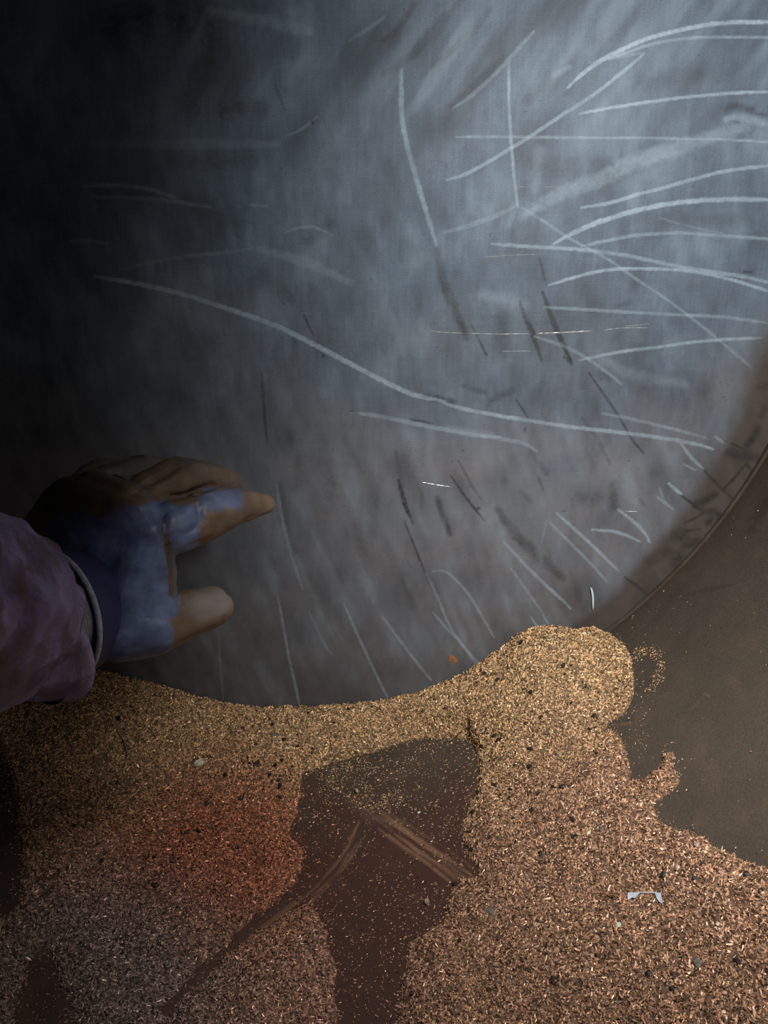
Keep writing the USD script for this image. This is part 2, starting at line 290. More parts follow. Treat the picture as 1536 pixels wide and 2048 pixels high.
DARK = [
    (c7((210, 1000), (240, 1130), (280, 1230), (330, 1350)), 15, .5), (c7((545, 1210), (560, 1260), (590, 1320), (610, 1380), (630, 1440)), 10, .65),
    (c7((635, 1170), (660, 1240), (690, 1320), (750, 1450)), 10, .65), (c7((470, 1280), (475, 1400)), 36, .3), (c7((1370, 440), (1400, 425), (1470, 440)), 16, .45),
    (c7((1370, 480), (1420, 490)), 5, .6), (c7((1440, 1088), (1470, 1088)), 8, .55), (c7((930, 1225), (980, 1212)), 12, .4), (c7((1490, 455), (1536, 460)), 8, .5), (c7((248, 650), (250, 680)), 3, .8),
    (c7((60, 130), (30, 180)), 20, .3), (c7((240, 60), (120, 210), (0, 300)), 16, .35), (c7((480, 230), (380, 330), (270, 420)), 14, .35), (c7((120, 20), (50, 120), (0, 160)), 14, .35), (c7((420, 40), (330, 150), (200, 260)), 14, .25),
    (c7((240, 480), (160, 500)), 60, .28), (c7((560, 400), (660, 340), (740, 250)), 30, .25), (c7((530, 620), (620, 660), (900, 660)), 40, .22), (c7((900, 700), (1100, 650)), 30, .2), (c7((430, 900), (560, 750)), 34, .2),
    (c7((1000, 870), (1200, 880), (1450, 880)), 30, .2), (c7((1000, 330), (1300, 300)), 40, .2), (c7((1000, 60), (870, 150)), 60, .2), (c7((620, 1030), (650, 1140)), 4, .5), (c7((350, 1300), (410, 1420)), 4, .55),
    (c8((500, 100), (650, 60), (780, 90)), 110, .55), (c8((860, 200), (820, 300), (760, 420)), 60, .3), (c8((1040, 430), (900, 440)), 44, .35), (c8((1100, 340), (1140, 440)), 8, .3), (c8((700, 640), (1000, 640)), 40, .2),
    (c8((1247, 484), (1251, 494)), 9, .95), (c8((1215, 1260), (1255, 1345)), 4, .55), (c8((1290, 1422), (1296, 1426)), 5, .6), (c8((1230, 960), (1320, 900)), 30, .3), (c8((1050, 1100), (1150, 1180)), 40, .25),
    (c8((740, 820), (900, 900), (950, 1000)), 60, .2),
    (c2((1090, 570), (1120, 680), (1155, 760)), 9, .7), (c2((1115, 750), (1160, 860), (1200, 960), (1240, 1050)), 4, .45), (c2((490, 100), (500, 250), (515, 400)), 5, .45), (c2((880, 270), (915, 280)), 8, .55),
    (c2((1140, 305), (1240, 322)), 6, .55), (c2((1270, 670), (1310, 800)), 14, .35), (c2((570, 590), (600, 800), (640, 880)), 14, .25), (c2((650, 480), (640, 600)), 26, .2), (c2((990, 560), (980, 800)), 26, .2), (c2((1080, 450), (1110, 600)), 10, .2),
    (c2((900, 760), (930, 900)), 20, .2), (c2((780, 500), (800, 640)), 30, .18),
    (c3((1160, 140), (1250, 270), (1340, 400), (1420, 540), (1500, 640)), 4, .6), (c3((710, 300), (790, 420)), 4, .5), (c3((310, 770), (400, 900), (520, 1050)), 4, .6), (c3((230, 910), (260, 1000), (310, 1130)), 12, .4),
    (c3((600, 980), (700, 1120), (850, 1270), (1000, 1400)), 18, .38), (c3((1310, 820), (1320, 960)), 20, .45), (c3((160, 290), (330, 320)), 14, .5), (c3((400, 220), (520, 260)), 12, .35), (c3((560, 310), (690, 250)), 14, .3), (c3((480, 970), (490, 975)), 7, .5),
    (c3((770, 480), (765, 500)), 5, .5), (c3((1000, 990), (1010, 990)), 6, .4), (c3((1010, 40), (1055, 90)), 8, .5), (c3((1240, 160), (1280, 170)), 22, .4), (c3((800, 620), (900, 760)), 12, .3), (c3((1100, 900), (1230, 900)), 40, .25),
    (c3((360, 680), (440, 830), (500, 920)), 5, .35), (c3((1120, 420), (1220, 560), (1290, 700)), 10, .25), (c3((850, 780), (880, 860)), 8, .25), (c3((740, 870), (800, 930)), 12, .25), (c3((1450, 890), (1500, 950)), 10, .25),
    (c4((640, 770), (720, 860), (800, 940), (880, 1010)), 6, .75), (c4((980, 740), (880, 860), (810, 930)), 8, .75), (c4((450, 980), (540, 1045), (620, 1110)), 6, .75), (c4((640, 1130), (560, 1180), (490, 1210)), 6, .7),
    (c4((850, 640), (960, 660), (1080, 670)), 20, .75), (c4((1080, 830), (1040, 790), (1000, 730)), 11, .7), (c4((1090, 430), (1040, 520), (1000, 570)), 16, .7), (c4((870, 560), (980, 610)), 5, .6), (c4((580, 1060), (660, 1020), (740, 970)), 17, .65),
    (c4((640, 1110), (740, 1130), (780, 1180)), 16, .65), (c4((680, 1215), (700, 1180)), 14, .6), (c4((400, 1320), (480, 1310)), 32, .5), (c4((490, 1400), (590, 1360)), 18, .6), (c4((0, 1660), (100, 1730), (190, 1805)), 7, .7), (c4((200, 1530), (340, 1440)), 26, .5),
    (c4((420, 1540), (450, 1480)), 30, .4), (c4((1110, 100), (1150, 90)), 20, .4), (c4((1150, 260), (1120, 340)), 16, .5), (c4((500, 1280), (620, 1260)), 6, .5)]
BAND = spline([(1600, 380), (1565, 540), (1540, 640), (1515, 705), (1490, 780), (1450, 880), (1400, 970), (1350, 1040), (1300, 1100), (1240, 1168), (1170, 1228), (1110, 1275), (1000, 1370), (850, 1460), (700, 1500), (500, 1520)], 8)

def seg_dist(V, P):
    best = np.full(len(V), 1e9)
    for a, b in zip(P[:-1], P[1:]):
        d = b - a
        t = np.clip(((V - a) @ d) / max(d @ d, 1e-12), 0, 1)
        best = np.minimum(best, np.linalg.norm(V - a - t[:, None] * d, axis=1))
    return best
def strokes(px, rows, P3, out, base_fuzz=1.2, seed=0):
    """Adds marks to a channel: px = the vertices seen in the reference view (only to measure widths), P3 = their place for the noise."""
    for k, (pts, w, s) in enumerate(rows):
        C = spline(pts, 8)
        lo, hi = C.min(0) - 2 * w - 6, C.max(0) + 2 * w + 6
        sel = np.flatnonzero((px[:, 0] > lo[0]) & (px[:, 0] < hi[0]) & (px[:, 1] > lo[1]) & (px[:, 1] < hi[1]))
        if not len(sel):
            continue
        d = seg_dist(px[sel], C)
        nz = .6 * meshkit.fbm(P3[sel] * 260 + k * 7.1, 3, seed + k) + .4 * meshkit.fbm(P3[sel] * 620 + k, 2, seed + k + 3)
        e = np.minimum(np.linalg.norm(px[sel] - C[0], axis=1), np.linalg.norm(px[sel] - C[-1], axis=1))
        half = w / 2 * (0.55 + 0.9 * nz) * (0.45 + 0.55 * np.clip(e / (6 * w), 0, 1))
        fz = base_fuzz + w * (0.12 if w < 12 else 0.45)
        a = s * (1 - smooth01(d, half - fz * .4, half + fz)) * (0.35 + 1.1 * (nz - .15)) * (0.55 + .9 * np.clip(meshkit.fbm(P3[sel] * 45 + k * 3.3, 2, seed + 7) - .1, 0, .8))
        out[sel] = 1 - (1 - out[sel]) * (1 - np.clip(a, 0, 1))

step = 0.0009
x0, x1 = on_plate([(-40, 700)])[0, 0] - .02, on_plate([(1590, 700)])[0, 0]
z1 = on_plate([(768, -30)])[0, 2] + .06
gx, gz = np.arange(x0, x1, step), np.arange(0.0, z1, step)
GX, GZ = np.meshgrid(gx, gz, indexing='ij')
PV = np.stack([GX.ravel(), np.full(GX.size, D), GZ.ravel()], 1)
rad = np.hypot(PV[:, 0] - CX, PV[:, 2] - CZ)
PF = grid_faces(len(gx), len(gz))
PF = PF[(rad[PF] < R + 0.004).all(1)]
keep = np.unique(PF)
re = np.full(len(PV), -1); re[keep] = np.arange(len(keep))
PV, PF = PV[keep], re[PF]
rad = rad[keep]
px = proj(PV)
wear = np.zeros((len(PV), 3))
strokes(px, LIGHT, PV, wear[:, 0], seed=10)
strokes(px, [(p, w, min(1, v * 1.55)) for p, w, v in DARK], PV, wear[:, 1], seed=200)
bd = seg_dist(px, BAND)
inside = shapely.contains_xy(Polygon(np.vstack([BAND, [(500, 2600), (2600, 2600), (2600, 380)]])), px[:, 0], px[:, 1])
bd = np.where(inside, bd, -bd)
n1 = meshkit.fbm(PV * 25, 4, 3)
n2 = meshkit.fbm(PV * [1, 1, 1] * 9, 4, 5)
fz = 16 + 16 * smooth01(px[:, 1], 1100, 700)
dust = smooth01(bd + (n1 - .5) * 26, -fz, fz)  # brown tone on the rim side of the band line, soft-edged
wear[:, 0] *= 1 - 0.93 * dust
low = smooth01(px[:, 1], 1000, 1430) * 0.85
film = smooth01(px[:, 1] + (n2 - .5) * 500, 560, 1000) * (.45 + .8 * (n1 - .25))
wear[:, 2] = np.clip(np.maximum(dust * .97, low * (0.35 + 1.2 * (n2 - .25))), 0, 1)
# broad brushed streaks: slanting at the top, near vertical lower down
sx = PV[:, 0] - CX
a1 = meshkit.fbm(np.stack([(PV[:, 0] * .82 - PV[:, 2] * .57) * 70, (PV[:, 0] * .57 + PV[:, 2] * .82) * 10, 0 * sx], 1), 3, 21)
a2 = meshkit.fbm(np.stack([(PV[:, 0] * .92 + PV[:, 2] * .38) * 80, (-PV[:, 0] * .38 + PV[:, 2] * .92) * 12, 0 * sx], 1), 3, 22)
a3 = .65 * meshkit.fbm(PV * [34, 1, 26], 6, 23) + .35 * meshkit.fbm(PV * [150, 1, 36], 4, 25)
a4 = meshkit.fbm(PV * [9, 1, 9], 3, 24)
top = smooth01(px[:, 1] + (a4 - .5) * 500, 480, 60) * smooth01(a4, .36, .56)
lowm = smooth01(px[:, 1], 700, 1000)
st = top * (.7 * a1 + .3 * a3) + (1 - top) * (lowm * (.35 * a2 + .65 * a3) + (1 - lowm) * (.2 * a2 + .8 * a3))
wear[:, 1] = 1 - (1 - wear[:, 1]) * (1 - np.clip((0.51 - st) * 2.3, 0, .5))
wear[:, 0] = 1 - (1 - wear[:, 0]) * (1 - np.clip((st - 0.53) * 1.3, 0, .2) * (1 - dust))
speck = meshkit.noise(PV * 700, 31)
wear[:, 1] = np.maximum(wear[:, 1], np.where((speck > .94) & (n1 > .52), .45, 0))
coarse = Polygon([(CX + (R + .006) * math.cos(a), CZ + (R + .006) * math.sin(a)) for a in np.linspace(0, 2 * math.pi, 180, endpoint=False)]).difference(shapely.box(gx[0], -1, gx[-1], gz[-1]))
out_fade = smooth01(px[:, 1], -150, -20) * smooth01(px[:, 0], -85, -20)
wear *= out_fade[:, None]; film *= out_fade
plate = xf('wall_end')
tag(plate, 'scratched blue-grey steel end plate closing the drum', kind='structure')
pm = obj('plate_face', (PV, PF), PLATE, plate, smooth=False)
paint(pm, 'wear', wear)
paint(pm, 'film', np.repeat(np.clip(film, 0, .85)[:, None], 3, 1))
extra = []
for g in getattr(coarse, 'geoms', [coarse]):
    v, f = trimesh.creation.triangulate_polygon(g, engine='earcut')
    extra.append(trimesh.Trimesh(np.stack([v[:, 0], np.full(len(v), D), v[:, 1]], 1), f))
back = trimesh.creation.cylinder(R + .006, 0.008, sections=120)
back.apply_transform(trimesh.transformations.rotation_matrix(math.pi / 2, [1, 0, 0])); back.apply_translation([CX, D + .0045, CZ])
obj('plate_back', trimesh.util.concatenate(extra + [back]), PLATE, plate, smooth=False)
# thin fresh scratches: shallow bright burrs standing on the plate
def ribbon(pts, w, y_off=0.00025, jitter=0.25):
    C = on_plate(spline(pts, 10))
    t = np.gradient(C, axis=0); n = np.stack([-t[:, 2], 0 * t[:, 0], t[:, 0]], 1); n /= np.linalg.norm(n, axis=1)[:, None]
    k = np.linspace(0, 1, len(C))
    h = w / 2 * np.minimum(1, np.minimum(k, 1 - k) * 8 + .15) * (1 + jitter * rng.standard_normal(len(C)))
    h = np.abs(h)[:, None]
    A, B, T = C - n * h, C + n * h, C - [0, y_off, 0]
    V = np.vstack([A, T, B]); m = len(C); i = np.arange(m - 1)
    F = np.vstack([np.stack([i + a, i + 1 + a, i + 1 + b], 1) for a, b in ((0, m), (m, 2 * m))] + [np.stack([i + a, i + 1 + b, i + b], 1) for a, b in ((0, m), (m, 2 * m))])
    return V - [0, 0.00005, 0], F
for pts, w in ((c7((180, 1322), (240, 1330), (330, 1333)), .0007), (c7((335, 1333), (450, 1336), (590, 1335)), .0008), (c7((605, 1334), (720, 1330), (840, 1323)), .0009), (c7((872, 1321), (960, 1312), (1062, 1311)), .0007), (c7((960, 1306), (1010, 1300), (1065, 1295)), .0005),
               (c7((390, 1028), (500, 1022), (640, 1015)), .0005), (c7((470, 746), (560, 747), (620, 748)), .0004), (c7((635, 746), (680, 748), (712, 749)), .0006), (c7((950, 1149), (1015, 1145)), .0008), (c7((1155, 1152), (1196, 1150)), .0008),
               (c7((665, 1074), (690, 1068)), .0011), (c7((1122, 682), (1134, 681)), .0012), (c7((470, 1406), (520, 1405), (590, 1404)), .0005), (c7((1370, 764), (1396, 760)), .0009), (c7((1050, 1187), (1064, 1186)), .0009), (c7((1108, 190), (1120, 186)), .001),
               (c3((135, 812), (220, 828), (320, 842)), .0008), (c3((1375, 991), (1455, 994)), .0007), (c4((0, 1118), (60, 1118), (100, 1120)), .0007), (c7((1430, 1455), (1470, 1470)), .0006), (c7((1455, 615), (1475, 617)), .0005), (c7((975, 1365), (1010, 1358)), .0005)):
    tag(obj('bright_scratch', ribbon(pts, w), BRIGHT_METAL, plate, smooth=False), 'thin bright scratch in the plate')
tag(obj('rust_spot', ribbon([(898, 1312), (906, 1318), (914, 1324)], .006, .0004), RUST, plate, smooth=False), 'small orange rust spot')

# ------------------------------------------------------------------ the drum shell
SAND = Polygon(spline([(-500, 1200), (-200, 1290), (0, 1340), (100, 1350), (200, 1350), (260, 1363), (340, 1385), (420, 1408), (500, 1420), (600, 1421), (700, 1412), (780, 1398), (860, 1380), (930, 1355), (970, 1328), (1000, 1308), (1040, 1280), (1080, 1264), (1120, 1256),
    (1150, 1263), (1160, 1276), (1195, 1268), (1230, 1285), (1255, 1310), (1263, 1350), (1263, 1390), (1245, 1425), (1220, 1440), (1208, 1460), (1232, 1470), (1248, 1500), (1250, 1540), (1258, 1562), (1290, 1560), (1318, 1540), (1330, 1515), (1343, 1512), (1344, 1540),
    (1353, 1556), (1335, 1580), (1310, 1605), (1308, 1625), (1330, 1648), (1380, 1668), (1440, 1700), (1500, 1730), (1560, 1752), (1700, 1800), (2100, 1930)], 5).tolist() + [(2100, 3600), (-900, 3600), (-900, 1200)]).buffer(0)
BARE = [Polygon(p).buffer(0) for p in (
    [(590, 1548), (650, 1522), (720, 1502), (800, 1474), (850, 1466), (945, 1468), (962, 1500), (960, 1570), (940, 1610), (922, 1650), (935, 1690), (960, 1740), (950, 1760), (915, 1760), (905, 1800), (880, 1850), (830, 1880), (815, 1950), (790, 2060), (775, 2200), (680, 2200), (672, 2050),
     (670, 1950), (650, 1870), (620, 1812), (560, 1842), (480, 1895), (400, 1965), (330, 2045), (305, 2020), (400, 1930), (500, 1838), (560, 1793), (606, 1745), (600, 1700), (572, 1670), (592, 1600)],
    [(-200, 1440), (0, 1470), (28, 1540), (45, 1640), (56, 1740), (50, 1790), (25, 1835), (-20, 1845), (-200, 1840)],
    [(60, 1900), (95, 1885), (120, 1950), (140, 2010), (170, 2120), (20, 2200), (30, 1990)])]
SANDY = SAND
for b in BARE:
    SANDY = SANDY.difference(b)
SANDY_EDGE = SANDY.boundary
def sand_sd(p):
    d = shapely.distance(shapely.points(p), SANDY_EDGE)
    q = np.concatenate([p / 34, np.zeros((len(p), 1))], 1)
    return np.where(shapely.contains_xy(SANDY, p[:, 0], p[:, 1]), d, -d) + (meshkit.fbm(q, 4, 77) - .5) * 30 * smooth01(p[:, 1], 1440, 1560)

MOUTH = 0.10
ft = np.radians(np.arange(-46, 76, 0.115)); fy = np.append(np.arange(0.33, D - 1e-4, 0.00095), D)
FT, FY = np.meshgrid(ft, fy, indexing='ij')
FV = shell(FT.ravel(), FY.ravel(), R)
fpx = proj(FV)
fw = np.zeros((len(FV), 3))
r4 = np.random.default_rng(44)
SMEAR = [([(1225, 1450), (1262, 1446)], 7, .25), ([(1408, 1388), (1418, 1392)], 8, .25), ([(650, 1920), (655, 1960), (650, 2000)], 10, .3), ([(1405, 1395), (1380, 1420)], 5, .15), ([(780, 1550), (800, 1540)], 8, .3), ([(770, 1560), (810, 1552)], 4, .5), ([(700, 1600), (730, 1625), (770, 1640)], 26, .16)]
for line, wid, cnt, top_s in (([(728, 1620), (800, 1680), (880, 1735), (985, 1815)], 22, 20, .5), ([(760, 1625), (840, 1675), (960, 1760)], 16, 12, .4), ([(726, 1640), (700, 1695), (650, 1760), (560, 1835), (480, 1895)], 16, 16, .4), ([(600, 1790), (450, 1920), (330, 2030)], 26, 8, .14)):
    C_ = spline(line, 8)
    for _ in range(cnt):
        i0 = int(r4.integers(0, len(C_) * 2 // 3)); i1 = min(len(C_), i0 + int(r4.integers(5, 16)))
        off = r4.normal(0, wid * .5) * np.array([.7, -.7] if line[0][0] < line[-1][0] else [.7, .7])
        SMEAR.append((C_[i0:i1:3] + off, r4.uniform(2.5, 6), top_s * r4.uniform(.3, 1.1)))
SMEAR = [m_ for m_ in SMEAR if len(m_[0]) > 1]
SCAR = [([(-60, 1480), (0, 1560), (20, 1660), (15, 1780), (-60, 1830)], 90, .85), ([(70, 1930), (95, 2000), (80, 2100)], 80, .6), ([(1375, 1188), (1420, 1180), (1460, 1170)], 8, .4), ([(1310, 1240), (1340, 1200), (1365, 1170)], 12, .35), ([(1280, 1195), (1300, 1215)], 10, .4), ([(1500, 1060), (1536, 1000), (1560, 950)], 16, .4), ([(1210, 1450), (1260, 1440)], 14, .4), ([(750, 1630), (770, 1640)], 16, .4)]  # first two strokes paint shade on the dim left floor, the rest are marks
strokes(fpx, SMEAR, FV, fw[:, 0], 1.5, 400)
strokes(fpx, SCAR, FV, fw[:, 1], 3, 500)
nz = meshkit.fbm(FV * 60, 4, 41)
fw[:, 0] = np.maximum(fw[:, 0], np.clip((nz - .55) * .25, 0, .05))
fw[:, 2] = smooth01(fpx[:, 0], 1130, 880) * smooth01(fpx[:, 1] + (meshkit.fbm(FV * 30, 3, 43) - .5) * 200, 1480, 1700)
drum = xf('floor')
tag(drum, 'curved brown dust-filmed steel bottom and side of the round drum', kind='structure')
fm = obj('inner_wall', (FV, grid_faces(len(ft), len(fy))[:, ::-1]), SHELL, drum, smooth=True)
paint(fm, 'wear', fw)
def lathe_open(profile, a0, a1, n):
    a = np.linspace(a0, a1, n)
    V = np.vstack([shell(a, y + 0 * a, r) for r, y in profile])
    return V, grid_faces(len(profile), n)
rest = [lathe_open([(R, 0.33), (R, MOUTH)], ft[0], ft[-1], 120),
        lathe_open([(R, D), (R, MOUTH)], ft[-1], ft[0] + 2 * math.pi, 160),
        lathe_open([(R, MOUTH), (R + .004, MOUTH - .004), (R + .012, MOUTH - .004), (R + .012, D + .009), (R - .003, D + .009)], 0, 2 * math.pi, 240)]
obj('outer_wall', trimesh.util.concatenate([trimesh.Trimesh(v, f, process=False) for v, f in rest]), SHELL, drum, smooth=30)
# the standing lip where plate and wall meet
a = np.linspace(0, 2 * math.pi, 361)
lipv, lipf = [], None
prof = [(R + .001, D - .0005), (R - .0035, D - .0005), (R - .0042, D - .003), (R - .0036, D - .0048), (R - .0026, D - .0048), (R - .002, D - .0025), (R + .001, D - .002)]
wob = 0.0012 * (meshkit.fbm(np.stack([np.cos(a) * 9, np.sin(a) * 9, 0 * a], 1), 3, 61) - .5)
wob[-1] = wob[0]
lv = np.vstack([shell(a, y + 0 * a, r + wob) for r, y in prof])
lip = obj('lip', (lv, grid_faces(len(prof), len(a))), STEEL_EDGE, drum, smooth=40)
tag(lip, 'thin raised steel lip around the end plate')

# ------------------------------------------------------------------ the granules: a bed and loose grains
edge = np.array([(-250, 1278), (-100, 1318), (0, 1340), (100, 1350), (200, 1350), (260, 1363), (340, 1385), (420, 1408), (500, 1420), (600, 1421), (700, 1412), (780, 1398), (860, 1380), (930, 1355), (970, 1328), (1000, 1308), (1040, 1280), (1080, 1264), (1120, 1256), (1150, 1262)], float)
EP = on_plate(spline(edge, 6))
eth = th_of(EP); eh = R - np.hypot(EP[:, 0] - CX, EP[:, 2] - CZ)
o = np.argsort(eth); eth, eh = eth[o], np.maximum(eh[o], 0)
eth = np.r_[eth[0] - .3, eth, eth[-1] + .12]; eh = np.r_[0.004, eh, 0.0]
def bed_height(th, y):
    P = shell(th, y, R)
    p = proj(P)
    sd = sand_sd(p)
    n = meshkit.fbm(P * 45, 4, 71)
    n2 = meshkit.fbm(P * 150, 3, 72)
    pile = np.interp(th, eth, eh)
    run = 0.045 + 1.9 * pile
    prof = np.clip(1 - (D - y) / run, 0, 1)
    prof = prof * prof * (3 - 2 * prof) * .35 + prof * .65
    thin = 0.0058 * smooth01(sd, -4, 70) + 0.0022 * smooth01(sd, -6, 8) - 0.003 * (1 - smooth01(sd, -16, -2))
    thin = thin + smooth01(sd, 0, 25) * ((n - .5) * .007 + (n2 - .5) * .0026)
    front = .235 + .05 * (meshkit.fbm(P * 14, 3, 74) - .5) + .004 * (n2 - .5)
    thin = np.where(thin > 0, thin * smooth01(y, front, front + .035), thin) - .003 * (1 - smooth01(y, front - .006, front + .004))
    h = thin + pile * prof * smooth01(sd, -16, 16)
    h = np.where(y > D - 0.0012, np.where(sd > -1, pile + (n2 - .5) * .0012, thin), h)
    return h, sd
bt = np.radians(np.arange(-66, 80, 0.22)); by = np.r_[np.arange(0.20, D - .001, 0.0021), D - .0008, D - .0001]
BT, BY = np.meshgrid(bt, by, indexing='ij')
bh, bsd = bed_height(BT.ravel(), BY.ravel())
BV = shell(BT.ravel(), BY.ravel(), R - bh)
BF = grid_faces(len(bt), len(by))[:, ::-1]
BF = BF[(bsd[BF] > -22).any(1)]
k = np.unique(BF); re = np.full(len(BV), -1); re[k] = np.arange(len(k))
bed = xf('granules')
tag(bed, 'coppery gold granules strewn and heaped along the bottom of the drum', 'granules', kind='stuff')
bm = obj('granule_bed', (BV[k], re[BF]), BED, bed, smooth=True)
tag(bm, kind='stuff')

N = 380000
ct = rng.uniform(bt[0], bt[-1], N); cy = rng.uniform(0.22, D - .0008, N)
P0 = shell(ct, cy, R); pp = proj(P0)
vis = (pp[:, 0] > -130) & (pp[:, 0] < 1680) & (pp[:, 1] < 2170)
ct, cy, P0, pp = ct[vis], cy[vis], P0[vis], pp[vis]
ch, csd = bed_height(ct, cy)
nn = meshkit.fbm(P0 * 70, 3, 81)
def ell(cx, cy_, rx, ry): return np.exp(-(((pp[:, 0] - cx) / rx) ** 2 + ((pp[:, 1] - cy_) / ry) ** 2))
rho = np.where(csd > 0, 0.72 + .28 * smooth01(csd, 0, 40), np.where(pp[:, 0] < 1000, .55 * np.exp(np.minimum(csd, 0) / 15), .5 * np.exp(np.minimum(csd, 0) / 7)))
inb = shapely.contains_xy(BARE[0], pp[:, 0], pp[:, 1]) | shapely.contains_xy(BARE[2], pp[:, 0], pp[:, 1])
rho = np.maximum(rho, np.where(inb, 0.2 * (0.15 + 2.2 * nn ** 2) , 0))
rho = np.maximum(rho, 1.1 * ell(755, 1595, 52, 32) * (nn > .36)); rho = np.maximum(rho, .8 * ell(665, 1552, 42, 32) * (nn > .4)); rho = np.maximum(rho, .7 * ell(660, 1535, 90, 24) * (nn > .34))
rho = np.maximum(rho, .3 * ell(880, 1790, 60, 40) * (nn > .45)); rho = np.maximum(rho, .35 * ell(655, 1850, 40, 60) * (nn > .45)); rho = np.maximum(rho, .28 * ell(840, 1490, 90, 22) * (nn > .42))
ring = np.exp(-((np.hypot((pp[:, 0] - 1292) / 30, (pp[:, 1] - 1338) / 36) - 1) / .28) ** 2) * (pp[:, 0] + (pp[:, 1] - 1338) * -.3 > 1276)
rho = np.maximum(rho, .8 * ring * (nn > .36)); rho = np.maximum(rho, .1 * ell(1270, 1440, 26, 70)); rho = np.maximum(rho, .14 * ell(1283, 1480, 16, 30)); rho = np.maximum(rho, .1 * ell(1350, 1560, 26, 36))
rho = np.maximum(rho, np.where(csd < 0, .0025 + .006 * ell(1200, 1230, 160, 70), 0))
lane = np.minimum(seg_dist(pp, spline([(735, 1640), (850, 1720), (960, 1790)])), seg_dist(pp, spline([(726, 1645), (670, 1740), (560, 1830), (330, 2030)])))
rho = rho * np.where(inb | (lane < 30), smooth01(lane + (nn - .5) * 60, 2, 30) * .8 + .2, 1)
ok = (rng.uniform(0, 1, len(rho)) < rho * .95) & (ch < .0006)
ct, cy, ch, csd = ct[ok], cy[ok], ch[ok], csd[ok]
loose = shell(ct, cy, R - np.maximum(ch, 0) - rng.uniform(-.0001, .0003, len(ct)) - .0002)
loose_n = np.stack([-np.sin(ct), 0 * ct, np.cos(ct)], 1)
tri = BV[BF]
fn = np.cross(tri[:, 1] - tri[:, 0], tri[:, 2] - tri[:, 0]); fa = np.linalg.norm(fn, axis=1); fn = fn / np.maximum(fa, 1e-15)[:, None]
tc = proj(tri.mean(1)); fh = bh[BF].mean(1)
fa = fa * (tri[:, :, 1].min(1) > .2) * (fh > .0003) * (.75 + .25 * smooth01(fh, .0003, .002))
m_bed = int(fa.sum() / 2 / 1.4e-6)
pick = rng.choice(len(fa), m_bed, p=fa / fa.sum())
b1, b2 = rng.uniform(0, 1, (2, m_bed)); fl = b1 + b2 > 1; b1, b2 = np.where(fl, 1 - b1, b1), np.where(fl, 1 - b2, b2)
heap = tri[pick, 0] + b1[:, None] * (tri[pick, 1] - tri[pick, 0]) + b2[:, None] * (tri[pick, 2] - tri[pick, 0])
heap_n = fn[pick]; heap_n = np.where((heap_n[:, 2] < 0)[:, None], -heap_n, heap_n)
heap = heap + heap_n * rng.uniform(-.0001, .0006, (m_bed, 1))
pos = np.vstack([heap, loose]); nrm = np.vstack([heap_n, loose_n]); csd = np.r_[np.full(m_bed, 9.), np.full(len(loose), -9.)]
fit = pos[:, 1] < D - .0004
pos, nrm, csd = pos[fit], nrm[fit], csd[fit]
n = len(pos)
yaw, tilt, az = rng.uniform(0, 2 * math.pi, n), rng.normal(0, .55, n) * np.where(csd > 0, 1, .4), rng.uniform(0, 2 * math.pi, n)
def qmul(a, b):
    w1, x1_, y1, z1_ = a.T; w2, x2, y2, z2 = b.T
    return np.stack([w1 * w2 - x1_ * x2 - y1 * y2 - z1_ * z2, w1 * x2 + x1_ * w2 + y1 * z2 - z1_ * y2, w1 * y2 - x1_ * z2 + y1 * w2 + z1_ * x2, w1 * z2 + x1_ * y2 - y1 * x2 + z1_ * w2], 1)
def qaxis(ax, ang):
    return np.hstack([np.cos(ang / 2)[:, None], np.sin(ang / 2)[:, None] * ax])
E_ = np.zeros((n, 3)); Ez = E_.copy(); Ez[:, 2] = 1; Ey = E_.copy(); Ey[:, 1] = 1
qn = np.stack([1 + nrm[:, 2], -nrm[:, 1], nrm[:, 0], 0 * nrm[:, 0]], 1); qn /= np.linalg.norm(qn, axis=1)[:, None]
Q = qmul(qn, qmul(qaxis(np.stack([np.cos(az), np.sin(az), 0 * az], 1), tilt), qaxis(Ez, yaw)))
size = (np.clip(rng.lognormal(0, .28, n), .5, 1.9) * np.where(csd > 3, 1, .62))[:, None] * rng.uniform(.8, 1.2, (n, 3))
pi = UsdGeom.PointInstancer.Define(stage, str(bed.GetPath()) + '/loose_grains')
tag(pi, kind='stuff')
protos = []
for j in range(8):
    r2 = np.random.default_rng(100 + j)
    L_, W_, T_ = (0.00105, .00045, .00036) if j < 5 else (0.0008, .00058, .00045)
    t = np.linspace(-1, 1, 4)
    pts = []
    for q in t:
        wv = (1 - .55 * q * q)
        bend = (0.35 * q * q if j < 5 else 0) * L_
        for s_ in ((1, 0), (-1, 0), (.2, 1), (-.2, -1)):
            pts.append([q * L_, s_[0] * W_ * wv + r2.normal(0, .00008), s_[1] * T_ * wv + bend * .5 + r2.normal(0, .00006)])
    hull = trimesh.convex.convex_hull(np.array(pts))
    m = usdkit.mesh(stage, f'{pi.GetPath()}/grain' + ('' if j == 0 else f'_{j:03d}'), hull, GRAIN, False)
    protos.append(m.GetPath())
pi.CreatePrototypesRel().SetTargets(protos)
pi.CreateProtoIndicesAttr(Vt.IntArray.FromNumpy(rng.integers(0, 8, n).astype(np.int32)))
pi.CreatePositionsAttr(Vt.Vec3fArray.FromNumpy(pos.astype(np.float32)))
pi.CreateScalesAttr(Vt.Vec3fArray.FromNumpy(size.astype(np.float32)))
pi.CreateOrientationsAttr(Vt.QuathArray([Gf.Quath(float(q[0]), float(q[1]), float(q[2]), float(q[3])) for q in Q]))
print('grains', n, 'plate tris', len(PF), 'bed', len(BF))

